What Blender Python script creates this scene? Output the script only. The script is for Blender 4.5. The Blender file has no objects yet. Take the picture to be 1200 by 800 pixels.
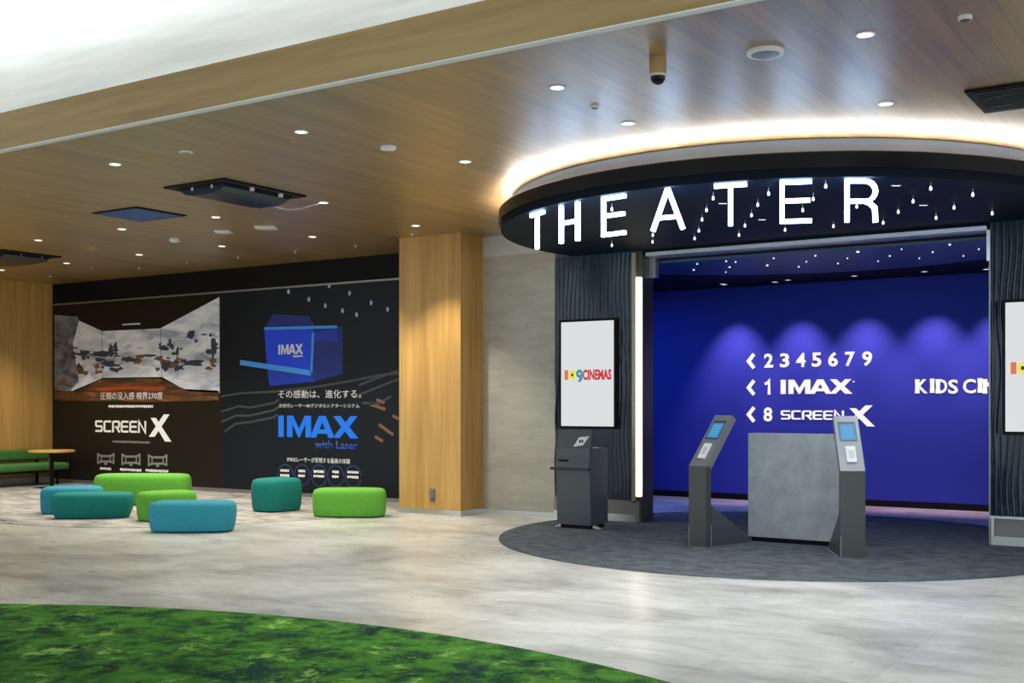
import bpy, bmesh, math, random
from mathutils import Vector, Matrix
R = math.radians
SC = bpy.context.scene
COL = SC.collection
random.seed(7)

# ------------------------------------------------------------------ camera, world, exposure
EYE, FPX, HORIZON, PSI = 1.5, 1350.0, 472.0, R(33.25)
CP, SP = math.cos(PSI), math.sin(PSI)
cam = bpy.data.cameras.new('camera')
cam.sensor_width = 36.0
cam.lens = FPX * 36.0 / 1200.0
cam.shift_y = (HORIZON - 400.0) / 1200.0
cam.clip_start = 0.05
camo = bpy.data.objects.new('camera', cam)
camo.location = (0, 0, EYE)
camo.rotation_euler = (R(90), 0, PSI)
COL.objects.link(camo)
SC.camera = camo
SC.view_settings.view_transform = 'Standard'
SC.view_settings.look = 'None'
SC.view_settings.gamma = 1.0
SC.view_settings.exposure = 0.0
SC.view_settings.use_curve_mapping = False
SC.cycles.use_denoising = True
SC.cycles.max_bounces = 8
SC.cycles.sample_clamp_indirect = 6.0
SC.cycles.caustics_reflective = False
SC.cycles.caustics_refractive = False
W = bpy.data.worlds.new('lobby_ambient')
SC.world = W
W.use_nodes = True
W.node_tree.nodes['Background'].inputs['Color'].default_value = (0.85, 0.93, 1.0, 1)
W.node_tree.nodes['Background'].inputs['Strength'].default_value = 1.7

CEIL = 3.76       # timber ceiling
P_DOWN = 140.0     # downlight watts
P_COVE = 20.0      # lobby cove strip emission
P_RING = 40.0      # canopy cove strip emission
P_SLOT = 60.0     # slot lamps in the canopy soffit
P_BLUE = 185.0     # purple wall washers


def light(name, kind, loc, rot, power, color, parent=None, **kw):
    d = bpy.data.lights.new(name, kind)
    d.energy = power
    d.color = color
    for k, v in kw.items():
        setattr(d, k, v)
    o = bpy.data.objects.new(name, d)
    o.location = loc
    o.rotation_euler = rot
    if parent:
        o.parent = parent
    COL.objects.link(o)
    return o


def aim(o, target):
    d = Vector(target) - o.location
    o.rotation_euler = d.to_track_quat('-Z', 'Y').to_euler()


# ------------------------------------------------------------------ surveying helpers
def hz(px, py, z):
    """point on the horizontal plane z seen at photo pixel (px, py)"""
    d = FPX * (EYE - z) / (py - HORIZON)
    r = (px - 600.0) * d / FPX
    return Vector((r * CP - d * SP, r * SP + d * CP, z))


def wl(px, py, Y):
    """point on the wall plane y = Y"""
    u = (px - 600.0) / FPX
    d = Y / (u * SP + CP)
    r = u * d
    return Vector((r * CP - d * SP, Y, EYE - (py - HORIZON) * d / FPX))


# ------------------------------------------------------------------ materials
def pbsdf(name, color, rough=0.6, metal=0.0, spec=0.5, emit=None, estr=0.0):
    m = bpy.data.materials.new(name)
    m.use_nodes = True
    b = m.node_tree.nodes['Principled BSDF']
    b.inputs['Base Color'].default_value = (*color, 1)
    b.inputs['Roughness'].default_value = rough
    b.inputs['Metallic'].default_value = metal
    b.inputs['Specular IOR Level'].default_value = spec
    if emit:
        b.inputs['Emission Color'].default_value = (*emit, 1)
        b.inputs['Emission Strength'].default_value = estr
    return m


class NT:
    def __init__(s, m):
        s.t = m.node_tree
        s.b = s.t.nodes['Principled BSDF']

    def n(s, kind, **kw):
        x = s.t.nodes.new(kind)
        for k, v in kw.items():
            if k.startswith('i_'):
                x.inputs[k[2:].replace('_', ' ')].default_value = v
            else:
                setattr(x, k, v)
        return x

    def l(s, a, b):
        s.t.links.new(a, b)

    def coords(s, scale=(1, 1, 1), rot=(0, 0, 0)):
        tc = s.n('ShaderNodeTexCoord')
        mp = s.n('ShaderNodeMapping')
        mp.inputs['Scale'].default_value = scale
        mp.inputs['Rotation'].default_value = rot
        s.l(tc.outputs['Object'], mp.inputs['Vector'])
        return mp.outputs['Vector']

    def noise(s, vec, scale=1, detail=4, rough=0.55, dist=0.0):
        x = s.n('ShaderNodeTexNoise')
        x.inputs['Scale'].default_value = scale
        x.inputs['Detail'].default_value = detail
        x.inputs['Roughness'].default_value = rough
        x.inputs['Distortion'].default_value = dist
        s.l(vec, x.inputs['Vector'])
        return x.outputs['Fac']

    def ramp(s, fac, stops, interp='LINEAR'):
        x = s.n('ShaderNodeValToRGB')
        x.color_ramp.interpolation = interp
        e = x.color_ramp.elements
        while len(e) < len(stops):
            e.new(0.5)
        for q, (p, c) in zip(e, stops):
            q.position = p
            q.color = (*c, 1)
        s.l(fac, x.inputs['Fac'])
        return x.outputs['Color']

    def mix(s, fac, a, b, blend='MIX'):
        x = s.n('ShaderNodeMix', data_type='RGBA', blend_type=blend)
        if isinstance(fac, (int, float)):
            x.inputs['Factor'].default_value = fac
        else:
            s.l(fac, x.inputs['Factor'])
        for sock, v in ((x.inputs[6], a), (x.inputs[7], b)):
            if isinstance(v, tuple):
                sock.default_value = (*v, 1)
            else:
                s.l(v, sock)
        return x.outputs[2]

    def math(s, op, a, b=0.0):
        x = s.n('ShaderNodeMath', operation=op)
        for sock, v in ((x.inputs[0], a), (x.inputs[1], b)):
            if isinstance(v, (int, float)):
                sock.default_value = v
            else:
                s.l(v, sock)
        return x.outputs[0]

    def bump(s, h, strength=0.2, dist=0.01):
        x = s.n('ShaderNodeBump')
        x.inputs['Strength'].default_value = strength
        x.inputs['Distance'].default_value = dist
        s.l(h, x.inputs['Height'])
        s.l(x.outputs['Normal'], s.b.inputs['Normal'])


def wood(name, c_dark, c_light, grain, seam=None, rough=0.42):
    """grain: scale vector (small along the grain); seam: axis index of boards and board width"""
    m = pbsdf(name, c_light, rough)
    t = NT(m)
    v = t.coords(grain)
    a = t.noise(v, 1.0, 6, 0.6, 0.4)
    b = t.noise(t.coords(tuple(g * 4.0 for g in grain)), 1.0, 3, 0.6)
    f = t.math('ADD', t.math('MULTIPLY', a, 0.7), t.math('MULTIPLY', b, 0.3))
    c = t.ramp(f, [(0.36, c_dark), (0.62, c_light)])
    if seam:
        ax, w = seam
        tc = t.n('ShaderNodeTexCoord')
        sx = t.n('ShaderNodeSeparateXYZ')
        t.l(tc.outputs['Object'], sx.inputs[0])
        q = t.math('DIVIDE', sx.outputs[ax], w)
        wn = t.n('ShaderNodeTexWhiteNoise', noise_dimensions='1D')
        t.l(t.math('FLOOR', q), wn.inputs['W'])
        tone = t.ramp(wn.outputs['Value'], [(0, (0.88, 0.88, 0.88)), (1, (1.05, 1.04, 1.03))])
        c = t.mix(1.0, c, tone, 'MULTIPLY')
        fr = t.math('FRACT', q)
        line = t.math('LESS_THAN', fr, 0.035)
        c = t.mix(line, c, tuple(x * 0.75 for x in c_dark))
    t.l(c, t.b.inputs['Base Color'])
    return m


def mat_floor():
    m = pbsdf('grey_vinyl_stone', (0.4, 0.39, 0.36), 0.3)
    t = NT(m)
    big = t.noise(t.coords((0.75, 0.95, 1)), 1.0, 8, 0.62, 0.6)
    streak = t.noise(t.coords((1.6, 4.2, 1)), 1.0, 9, 0.68, 0.8)
    f = t.math('ADD', t.math('MULTIPLY', big, 0.6), t.math('MULTIPLY', streak, 0.4))
    c = t.ramp(f, [(0.33, (0.24, 0.25, 0.24)), (0.45, (0.46, 0.475, 0.455)), (0.58, (0.70, 0.72, 0.69))])
    br = t.n('ShaderNodeTexBrick')
    br.inputs['Scale'].default_value = 1.0
    br.inputs['Mortar Size'].default_value = 0.004
    br.inputs['Mortar Smooth'].default_value = 0.4
    br.inputs['Brick Width'].default_value = 1.8
    br.inputs['Row Height'].default_value = 0.9
    br.inputs['Color1'].default_value = (1, 1, 1, 1)
    br.inputs['Color2'].default_value = (0.86, 0.86, 0.85, 1)
    br.inputs['Mortar'].default_value = (0.62, 0.62, 0.6, 1)
    t.l(t.coords((1, 1, 1), (0, 0, R(90))), br.inputs['Vector'])
    c = t.mix(0.75, c, br.outputs['Color'], 'MULTIPLY')
    t.l(c, t.b.inputs['Base Color'])
    t.l(t.ramp(streak, [(0.3, (0.42, 0.42, 0.42)), (0.7, (0.24, 0.24, 0.24))]), t.b.inputs['Roughness'])
    return m


def mat_lounge_carpet():
    m = pbsdf('mottled_grey_carpet', (0.42, 0.41, 0.39), 0.85, spec=0.2)
    t = NT(m)
    f = t.noise(t.coords((1.5, 3.5, 1)), 1.0, 9, 0.72, 0.9)
    c = t.ramp(f, [(0.36, (0.10, 0.10, 0.10)), (0.45, (0.30, 0.295, 0.28)), (0.58, (0.46, 0.45, 0.43))])
    t.l(c, t.b.inputs['Base Color'])
    return m


def mat_green():
    m = pbsdf('grass_print_carpet', (0.06, 0.2, 0.02), 0.9, spec=0.15)
    t = NT(m)
    a = t.noise(t.coords((1, 1, 1)), 4.2, 10, 0.74, 0.4)
    c = t.ramp(a, [(0.36, (0.006, 0.03, 0.022)), (0.45, (0.02, 0.085, 0.022)), (0.53, (0.06, 0.20, 0.025)), (0.66, (0.10, 0.29, 0.035))])
    b = t.noise(t.coords((1, 1, 1)), 2.4, 10, 0.80, 0.3)
    c = t.mix(t.ramp(b, [(0.55, (0, 0, 0)), (0.63, (1, 1, 1))]), c, (0.30, 0.58, 0.12))
    d = t.noise(t.coords((1, 1, 1), (0, 0, 1.0)), 1.8, 10, 0.76, 0.3)
    c = t.mix(t.ramp(d, [(0.56, (0, 0, 0)), (0.63, (0.9, 0.9, 0.9))]), c, (0.008, 0.04, 0.042))
    t.l(c, t.b.inputs['Base Color'])
    fz = t.noise(t.coords((1, 1, 1)), 90, 2)
    t.bump(fz, 0.6, 0.01)
    return m


def mat_noise(name, c0, c1, scale, rough=0.7, sv=(1, 1, 1), bump=0.0, metal=0.0, spec=0.5, rot=(0, 0, 0)):
    m = pbsdf(name, c1, rough, metal, spec)
    t = NT(m)
    f = t.noise(t.coords(sv, rot), scale, 6, 0.6)
    t.l(t.ramp(f, [(0.35, c0), (0.65, c1)]), t.b.inputs['Base Color'])
    if bump:
        t.bump(f, bump, 0.01)
    return m


def emis(name, color, strength, base=(0.8, 0.8, 0.8)):
    return pbsdf(name, base, 0.5, emit=color, estr=strength)


M = {}
M['floor'] = mat_floor()
M['lounge'] = mat_lounge_carpet()
M['green'] = mat_green()
M['darkcarpet'] = mat_noise('charcoal_carpet', (0.060, 0.072, 0.086), (0.125, 0.142, 0.165), 6.0, 0.95, (1, 1, 1), 0.3, spec=0.1)
M['ceil_wood'] = wood('timber_ceiling', (0.19, 0.108, 0.028), (0.39, 0.24, 0.07), (5.0, 0.35, 1), (0, 0.16), 0.5)
M['ceil_wood'].node_tree.nodes['Principled BSDF'].inputs['Coat Weight'].default_value = 1.0
M['ceil_wood'].node_tree.nodes['Principled BSDF'].inputs['Coat IOR'].default_value = 1.65
M['ceil_wood'].node_tree.nodes['Principled BSDF'].inputs['Coat Roughness'].default_value = 0.38
M['beam_wood'] = wood('timber_beam', (0.36, 0.22, 0.085), (0.50, 0.33, 0.14), (0.35, 5, 6), None, 0.45)
M['wall_wood'] = wood('timber_veneer', (0.46, 0.245, 0.062), (0.64, 0.385, 0.115), (7, 7, 0.3), None, 0.45)
M['white_paint'] = pbsdf('white_paint', (0.82, 0.83, 0.82), 0.8)
M['coffer'] = mat_noise('pale_brushed_plaster', (0.66, 0.72, 0.71), (0.80, 0.83, 0.83), 1.2, 0.8, (0.6, 3, 1))
M['stone'] = mat_noise('beige_stone', (0.40, 0.395, 0.335), (0.50, 0.495, 0.425), 2.2, 0.6, (1, 1, 4), 0.05, rot=(0, R(35), 0))
M['band'] = pbsdf('pale_grey_band', (0.62, 0.63, 0.62), 0.6)
M['black'] = pbsdf('matt_black', (0.006, 0.006, 0.007), 0.6, spec=0.15)
M['black_gloss'] = pbsdf('gloss_black', (0.005, 0.006, 0.009), 0.25, spec=0.25)
M['film'] = pbsdf('black_poster_film', (0.012, 0.009, 0.006), 0.4, spec=0.2)
M['film_navy'] = pbsdf('navy_poster_film', (0.006, 0.009, 0.014), 0.4, spec=0.2)
M['navy'] = mat_noise('navy_panel', (0.010, 0.024, 0.044), (0.018, 0.042, 0.070), 3.0, 0.28, (6, 6, 0.4))
M['soffit'] = pbsdf('night_blue_soffit', (0.005, 0.010, 0.022), 0.6, spec=0.10)
M['star_ceiling'] = pbsdf('star_ceiling_blue', (0.015, 0.07, 0.16), 0.4)
M['drum'] = pbsdf('grey_drum', (0.33, 0.43, 0.64), 0.7)
M['steel'] = pbsdf('brushed_steel', (0.62, 0.62, 0.60), 0.35, 0.9)
M['steel_dark'] = pbsdf('brushed_dark_steel', (0.30, 0.29, 0.27), 0.4, 0.85)
M['olive'] = pbsdf('olive_metal', (0.34, 0.31, 0.22), 0.4, 0.5)
M['bronze'] = pbsdf('bronze_reveal', (0.075, 0.065, 0.055), 0.35, 0.4)
M['plinth'] = pbsdf('grey_plinth', (0.22, 0.215, 0.20), 0.45, 0.3)
M['blue_wall'] = pbsdf('deep_blue_paint', (0.035, 0.058, 0.42), 0.7, spec=0.2)
M['slate'] = pbsdf('slate_metal', (0.085, 0.095, 0.108), 0.42, 0.25)
M['slate_dark'] = pbsdf('dark_slate_metal', (0.022, 0.027, 0.03), 0.45, 0.2)
M['head'] = pbsdf('grey_metal', (0.24, 0.25, 0.26), 0.4, 0.3)
M['concrete'] = mat_noise('grey_slab', (0.32, 0.35, 0.37), (0.45, 0.48, 0.50), 5.0, 0.7, (1, 1, 1), 0.03)
M['white'] = pbsdf('white_plastic', (0.80, 0.80, 0.78), 0.45)
M['paper'] = pbsdf('white_paper', (0.85, 0.85, 0.85), 0.7)
M['teal'] = mat_noise('teal_fabric', (0.006, 0.17, 0.15), (0.012, 0.23, 0.21), 60, 0.8, spec=0.25, bump=0.15)
M['bluef'] = mat_noise('blue_fabric', (0.025, 0.24, 0.34), (0.04, 0.30, 0.42), 60, 0.8, spec=0.25, bump=0.15)
M['greenf'] = mat_noise('lime_fabric', (0.10, 0.36, 0.035), (0.15, 0.45, 0.06), 60, 0.8, spec=0.25, bump=0.15)
M['bench'] = mat_noise('bench_green_fabric', (0.05, 0.16, 0.04), (0.08, 0.22, 0.06), 40, 0.85, spec=0.2)
M['led'] = emis('led_strip', (1.0, 0.92, 0.74), 5.0)
M['cove'] = emis('lobby_cove_led', (0.86, 0.94, 1.0), P_COVE)
M['ringled'] = emis('canopy_cove_led', (1.0, 0.95, 0.87), P_RING)
M['letter'] = emis('glowing_letter', (0.40, 0.64, 1.0), 15.0)
M['wallsign'] = emis('glowing_wall_sign', (1.0, 0.96, 0.84), 0.85, (0.25, 0.25, 0.24))
M['star'] = emis('star_point', (0.80, 0.90, 1.0), 1.5)
M['lens'] = emis('downlight_lens', (1.0, 0.90, 0.70), 4.0)
M['lensw'] = emis('cool_downlight_lens', (0.95, 0.97, 1.0), 5.0)
M['screen'] = emis('white_display', (0.86, 0.89, 0.90), 0.78, (0.05, 0.05, 0.05))
M['bluescreen'] = emis('blue_display', (0.05, 0.30, 0.62), 0.8, (0.02, 0.05, 0.1))
M['bluepanel'] = mat_noise('blue_mesh_panel', (0.02, 0.07, 0.24), (0.03, 0.12, 0.38), 8, 0.6)
M['red_ink'] = emis('red_display_ink', (0.60, 0.03, 0.04), 0.8, (0.3, 0, 0))
M['orange_ink'] = emis('orange_display_ink', (0.75, 0.20, 0.06), 0.8, (0.3, 0, 0))
M['yellow_ink'] = emis('yellow_display_ink', (0.85, 0.74, 0.06), 0.8, (0.3, 0.3, 0))
M['teal_ink'] = emis('teal_display_ink', (0.02, 0.28, 0.34), 0.8, (0, 0.1, 0.1))
M['dark_ink'] = pbsdf('dark_display_ink', (0.06, 0.05, 0.01), 0.5)

# ------------------------------------------------------------------ object helpers
def tag(o, label=None, cat=None, group=None, kind=None):
    if label: o['label'] = label
    if cat: o['category'] = cat
    if group: o['group'] = group
    if kind: o['kind'] = kind
    return o


def thing(name, label, cat, loc=(0, 0, 0), rz=0.0, group=None):
    o = bpy.data.objects.new(name, None)
    COL.objects.link(o)
    o.location = loc
    o.rotation_euler = (0, 0, rz)
    o.empty_display_size = 0.1
    return tag(o, label, cat, group)


def obj(name, bm, mat, parent=None, smooth=False, loc=None):
    bmesh.ops.recalc_face_normals(bm, faces=bm.faces)
    me = bpy.data.meshes.new(name)
    bm.to_mesh(me)
    bm.free()
    mats = mat if isinstance(mat, (list, tuple)) else [mat]
    for m in mats:
        me.materials.append(m)
    if smooth:
        for p in me.polygons:
            p.use_smooth = True
        me.set_sharp_from_angle(angle=R(40))
    o = bpy.data.objects.new(name, me)
    COL.objects.link(o)
    if parent: o.parent = parent
    if loc: o.location = loc
    return o


def structure(name, bm, mat, **kw):
    return tag(obj(name, bm, mat, **kw), kind='structure')


def copy_tree(o, parent=None):
    c = o.copy()
    COL.objects.link(c)
    c.parent = parent
    for ch in list(o.children):
        copy_tree(ch, c)
    return c


def box(x0, x1, y0, y1, z0, z1, bm=None, bevel=0.0):
    b = bmesh.new()
    bmesh.ops.create_cube(b, size=1.0)
    for v in b.verts:
        v.co = Vector(((x0 + x1) / 2 + v.co.x * (x1 - x0), (y0 + y1) / 2 + v.co.y * (y1 - y0), (z0 + z1) / 2 + v.co.z * (z1 - z0)))
    if bevel:
        bmesh.ops.bevel(b, geom=list(b.edges), offset=bevel, segments=2, profile=0.7, affect='EDGES')
    return merge(bm, b)


def merge(dst, src):
    if dst is None:
        return src
    me = bpy.data.meshes.new('tmp')
    src.to_mesh(me)
    src.free()
    dst.from_mesh(me)
    bpy.data.meshes.remove(me)
    return dst


def cyl(c, r0, r1, z0, z1, seg=24, bm=None):
    b = bmesh.new()
    bmesh.ops.create_cone(b, cap_ends=True, segments=seg, radius1=r0, radius2=r1, depth=z1 - z0)
    for v in b.verts:
        v.co += Vector((c[0], c[1], (z0 + z1) / 2))
    return merge(bm, b)


def lathe(profile, c=(0, 0), seg=48, bm=None, closed=True):
    """revolve a closed (r, z) outline about the vertical through c"""
    b = bmesh.new()
    rings = []
    for k in range(seg):
        a = 2 * math.pi * k / seg
        rings.append([b.verts.new((c[0] + r * math.cos(a), c[1] + r * math.sin(a), z)) for r, z in profile])
    n = len(profile)
    for k in range(seg):
        A, B = rings[k], rings[(k + 1) % seg]
        for i in range(n if closed else n - 1):
            j = (i + 1) % n
            try:
                b.faces.new((A[i], B[i], B[j], A[j]))
            except ValueError:
                pass
    bmesh.ops.remove_doubles(b, verts=b.verts, dist=1e-5)
    return merge(bm, b)


def prism(pts, f, d0, d1, bm=None):
    """extrude a 2-D outline; f(u, v, d) gives the 3-D point"""
    b = bmesh.new()
    A = [b.verts.new(f(u, v, d0)) for u, v in pts]
    B = [b.verts.new(f(u, v, d1)) for u, v in pts]
    b.faces.new(A)
    b.faces.new(B[::-1])
    n = len(pts)
    for i in range(n):
        b.faces.new((A[i], A[(i + 1) % n], B[(i + 1) % n], B[i]))
    return merge(bm, b)


def tube(pts, r, seg=8, bm=None):
    b = bmesh.new()
    rings = []
    pts = [Vector(p) for p in pts]
    for i, p in enumerate(pts):
        t = (pts[min(i + 1, len(pts) - 1)] - pts[max(i - 1, 0)]).normalized()
        q = t.to_track_quat('Z', 'Y')
        rings.append([b.verts.new(p + q @ Vector((r * math.cos(2 * math.pi * k / seg), r * math.sin(2 * math.pi * k / seg), 0))) for k in range(seg)])
    for A, B in zip(rings, rings[1:]):
        for k in range(seg):
            b.faces.new((A[k], A[(k + 1) % seg], B[(k + 1) % seg], B[k]))
    b.faces.new(rings[0])
    b.faces.new(rings[-1][::-1])
    return merge(bm, b)


def on_wall(Y, ox=0.0, oz=0.0):
    """(u, v, d) -> point standing d in front (-Y side) of the wall y = Y"""
    return lambda u, v, d: (ox + u, Y - d, oz + v)


# ---- lettering
def ribbon(pts, w, f, d0, d1, bm=None, closed=False):
    """a flat band of width w along a polyline, mitred, extruded"""
    P = [Vector((a, b)) for a, b in pts]
    n = len(P)
    L, Rr = [], []
    for i in range(n):
        if closed:
            a, c = P[(i - 1) % n], P[(i + 1) % n]
        else:
            a, c = P[max(i - 1, 0)], P[min(i + 1, n - 1)]
        d1_, d2_ = P[i] - a, c - P[i]
        if d1_.length < 1e-9: d1_ = d2_
        if d2_.length < 1e-9: d2_ = d1_
        d1_.normalize(); d2_.normalize()
        n1, n2 = Vector((-d1_.y, d1_.x)), Vector((-d2_.y, d2_.x))
        m = n1 + n2
        if m.length < 1e-6: m = n1
        m.normalize()
        k = (w / 2) / max(0.45, m.dot(n1))
        L.append(P[i] + m * k)
        Rr.append(P[i] - m * k)
    b = bmesh.new()
    segs = n if closed else n - 1
    fl = [[b.verts.new(f(p.x, p.y, d)) for p in L] for d in (d0, d1)]
    fr = [[b.verts.new(f(p.x, p.y, d)) for p in Rr] for d in (d0, d1)]
    for i in range(segs):
        j = (i + 1) % n
        b.faces.new((fl[1][i], fl[1][j], fr[1][j], fr[1][i]))
        b.faces.new((fl[0][i], fr[0][i], fr[0][j], fl[0][j]))
        b.faces.new((fl[0][i], fl[0][j], fl[1][j], fl[1][i]))
        b.faces.new((fr[0][i], fr[1][i], fr[1][j], fr[0][j]))
    if not closed:
        b.faces.new((fl[0][0], fl[1][0], fr[1][0], fr[0][0]))
        b.faces.new((fl[0][-1], fr[0][-1], fr[1][-1], fl[1][-1]))
    return merge(bm, b)


def arc(cx, cy, rx, ry, a0, a1, n=10):
    return [(cx + rx * math.cos(R(a0 + (a1 - a0) * k / n)), cy + ry * math.sin(R(a0 + (a1 - a0) * k / n))) for k in range(n + 1)]


def scaled(f, ox, oz, sx, sz=None):
    sz = sz or sx
    return lambda u, v, d: f(ox + u * sx, oz + v * sz, d)


def text(s, f, u0, u1, v0, v1, d0, d1, bold=0.0, bm=None, shear=0.0):
    """set a line of type so that its ink fills the box u0..u1 x v0..v1"""
    cu = bpy.data.curves.new('type', 'FONT')
    cu.body = s
    cu.size = 1.0
    cu.offset = bold
    cu.resolution_u = 3
    o = bpy.data.objects.new('type', cu)
    COL.objects.link(o)
    dg = bpy.context.evaluated_depsgraph_get()
    dg.update()
    me = bpy.data.meshes.new_from_object(o.evaluated_get(dg))
    bpy.data.objects.remove(o)
    bpy.data.curves.remove(cu)
    b = bmesh.new()
    b.from_mesh(me)
    bpy.data.meshes.remove(me)
    if not b.verts:
        return merge(bm, b) if bm else b
    xs = [v.co.x for v in b.verts]
    ys = [v.co.y for v in b.verts]
    x0, x1, y0, y1 = min(xs), max(xs), min(ys), max(ys)
    uv = {}
    bmesh.ops.remove_doubles(b, verts=b.verts, dist=1e-5)
    for v in b.verts:
        u = u0 + (v.co.x - x0) / (x1 - x0) * (u1 - u0)
        w = v0 + (v.co.y - y0) / (y1 - y0) * (v1 - v0)
        v.co = Vector((u + shear * (w - v0), w, 0))
    top = bmesh.ops.extrude_face_region(b, geom=list(b.faces))
    tv = set(g for g in top['geom'] if isinstance(g, bmesh.types.BMVert))
    for v in b.verts:
        v.co = Vector(f(v.co.x, v.co.y, d1 if v in tv else d0))
    return merge(bm, b)


def bars(f, u0, u1, v0, v1, d0, d1, seed, bm=None, gap=0.25):
    """a line of print too small to read: a row of short ink marks"""
    rnd = random.Random(seed)
    h = v1 - v0
    u = u0
    while u < u1 - h * 0.3:
        w = min(h * rnd.uniform(0.6, 1.1), u1 - u)
        lo = rnd.uniform(0, 0.2) * h
        bm = prism([(u, v0 + lo), (u + w, v0 + lo), (u + w, v1), (u, v1)], f, d0, d1, bm)
        u += w + h * gap
    return bm


def screenx(f, d0, d1, bm=None, thick=0.17):
    """SCREEN in squared capitals followed by a big leaning X; unit: capital height 1, total width about 5.95"""
    W_ = 0.68
    def put(pts, x, w=thick, closed=False):
        nonlocal bm
        bm = ribbon([(x + a * W_, b) for a, b in pts], w, f, d0, d1, bm, closed)
    h = thick / 2
    t = 1 - h
    S = [(1, t), (0.15, t), (h, 0.85), (h, 0.6), (0.2, 0.5), (0.85, 0.5), (1 - h, 0.4), (1 - h, 0.17), (0.86, h), (0.0, h)]
    C = [(1, t), (0.2, t), (h, 0.83), (h, 0.17), (0.2, h), (1, h)]
    put(S, 0)
    put(C, 0.80)
    x = 1.60
    put([(h, 0), (h, 0.82), (0.2, t), (0.85, t), (1 - h, 0.85), (1 - h, 0.62), (0.85, 0.45), (0.35, 0.45)], x)
    put([(0.55, 0.45), (1.0, 0)], x)
    for x in (2.40, 3.18):
        put([(1, t), (0.2, t), (h, 0.83), (h, 0.17), (0.2, h), (1, h)], x)
        put([(0.1, 0.5), (0.92, 0.5)], x)
    put([(h, 0), (h, 0.97), (1 - h, 0.03), (1 - h, 1)], 3.96)
    bm = prism([(5.05, 1.26), (5.52, 1.26), (6.85, -0.66), (6.30, -0.66)], f, d0, d1, bm)
    bm = prism([(6.2, 1.56), (6.70, 1.56), (5.40, -0.30), (4.90, -0.30)], f, d0, d1 + 0.002, bm)
    return bm


def imax(f, d0, d1, bm=None):
    """heavy wide capitals I M A X; unit height 1, width 3.75"""
    s = 0.27
    bm = prism([(0, 0), (s, 0), (s, 1), (0, 1)], f, d0, d1, bm)
    x = 0.42
    bm = prism([(x, 0), (x + s, 0), (x + s, 0.62), (x + 0.54, 0), (x + 0.62, 0), (x + 0.89, 0.62), (x + 0.89, 0), (x + 1.16, 0), (x + 1.16, 1), (x + 0.86, 1),
                (x + 0.58, 0.40), (x + 0.30, 1), (x, 1)], f, d0, d1, bm)
    x = 1.52
    bm = prism([(x, 0), (x + 0.29, 0), (x + 0.375, 0.20), (x + 0.785, 0.20), (x + 0.87, 0), (x + 1.16, 0), (x + 0.74, 1), (x + 0.58, 1), (x + 0.58, 0.68), (x + 0.70, 0.40), (x + 0.46, 0.40), (x + 0.58, 0.68), (x + 0.58, 1), (x + 0.42, 1)][:0] or
               [(x, 0), (x + 0.29, 0), (x + 0.58, 0.70), (x + 0.87, 0), (x + 1.16, 0), (x + 0.74, 1), (x + 0.42, 1)], f, d0, d1, bm)
    bm = prism([(x + 0.33, 0.18), (x + 0.83, 0.18), (x + 0.74, 0.38), (x + 0.42, 0.38)], f, d0, d1 - 0.0005, bm)
    x = 2.58
    bm = prism([(x, 0), (x + 0.32, 0), (x + 0.56, 0.32), (x + 0.80, 0), (x + 1.17, 0), (x + 0.76, 0.51), (x + 1.12, 1), (x + 0.80, 1), (x + 0.58, 0.71), (x + 0.36, 1),
                (x + 0.02, 1), (x + 0.39, 0.51)], f, d0, d1, bm)
    return bm


# ================================================================== SETTING
structure('floor', box(-27, 8, -8, 18, -0.1, 0.0), M['floor'])

# timber ceiling, beam and raised lobby ceiling
BULK = 6.12
structure('ceiling', box(-27, 6, BULK + 0.03, 13.75, CEIL, CEIL + 0.12), M['ceil_wood'])
structure('trim_1', box(-27, 6, BULK - 0.03, BULK, CEIL - 0.004, 4.085), M['beam_wood'])
structure('trim_2', box(-27, 6, BULK - 0.034, BULK + 0.03, CEIL - 0.014, CEIL - 0.004), M['white_paint'])
structure('trim_3', box(-27, 6, BULK, BULK + 0.03, CEIL, 4.07), M['white_paint'])
structure('ceiling_lobby', box(-27, 8, -8, 8.5, 5.0, 5.1), M['coffer'])
structure('wall_cove', box(-27, 6, 8.4, 8.5, CEIL + 0.12, 5.0), M['white_paint'])
cl_ = obj('cove_light', box(-27, 6, BULK + 0.10, BULK + 0.22, CEIL + 0.12, 3.96), M['cove'])
tag(cl_, 'long white cove light hidden above the timber beam', 'light')

# left side wall, poster wall, column, stone wall
SIDE_X, POST_Y = -19.42, 13.6
structure('wall_left', box(SIDE_X - 0.2, SIDE_X, 7.0, POST_Y, 0, CEIL), M['wall_wood'])
structure('baseboard_left', box(SIDE_X, SIDE_X + 0.02, 7.0, POST_Y, 0, 0.10), M['steel'])
structure('wall_back', box(-19.6, -9.4, POST_Y, POST_Y + 0.15, 0, CEIL), M['black'])
structure('trim_4', box(SIDE_X, -9.6, POST_Y - 0.03, POST_Y, 3.355, 3.385), M['steel_dark'])
structure('baseboard_back', box(SIDE_X, -9.6, POST_Y - 0.03, POST_Y, 0.0, 0.06), M['steel_dark'])
PX0, PX1, PILY = -9.985, -8.945, 12.4
structure('column', box(PX0, PX1, PILY, 13.6, 0.05, CEIL), M['wall_wood'])
structure('baseboard_column', box(PX0 - 0.004, PX1 + 0.004, PILY - 0.004, 13.5, 0, 0.07), M['steel'])
WY = 12.93
structure('wall_stone', box(PX1, -7.80, WY, WY + 0.3, 0, 3.49), M['stone'])
structure('trim_5', box(PX1, -7.80, WY, WY + 0.3, 3.49, CEIL), M['band'])
structure('baseboard_stone', box(PX1, -7.80, WY - 0.01, WY, 0, 0.06), M['steel'])

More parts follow.
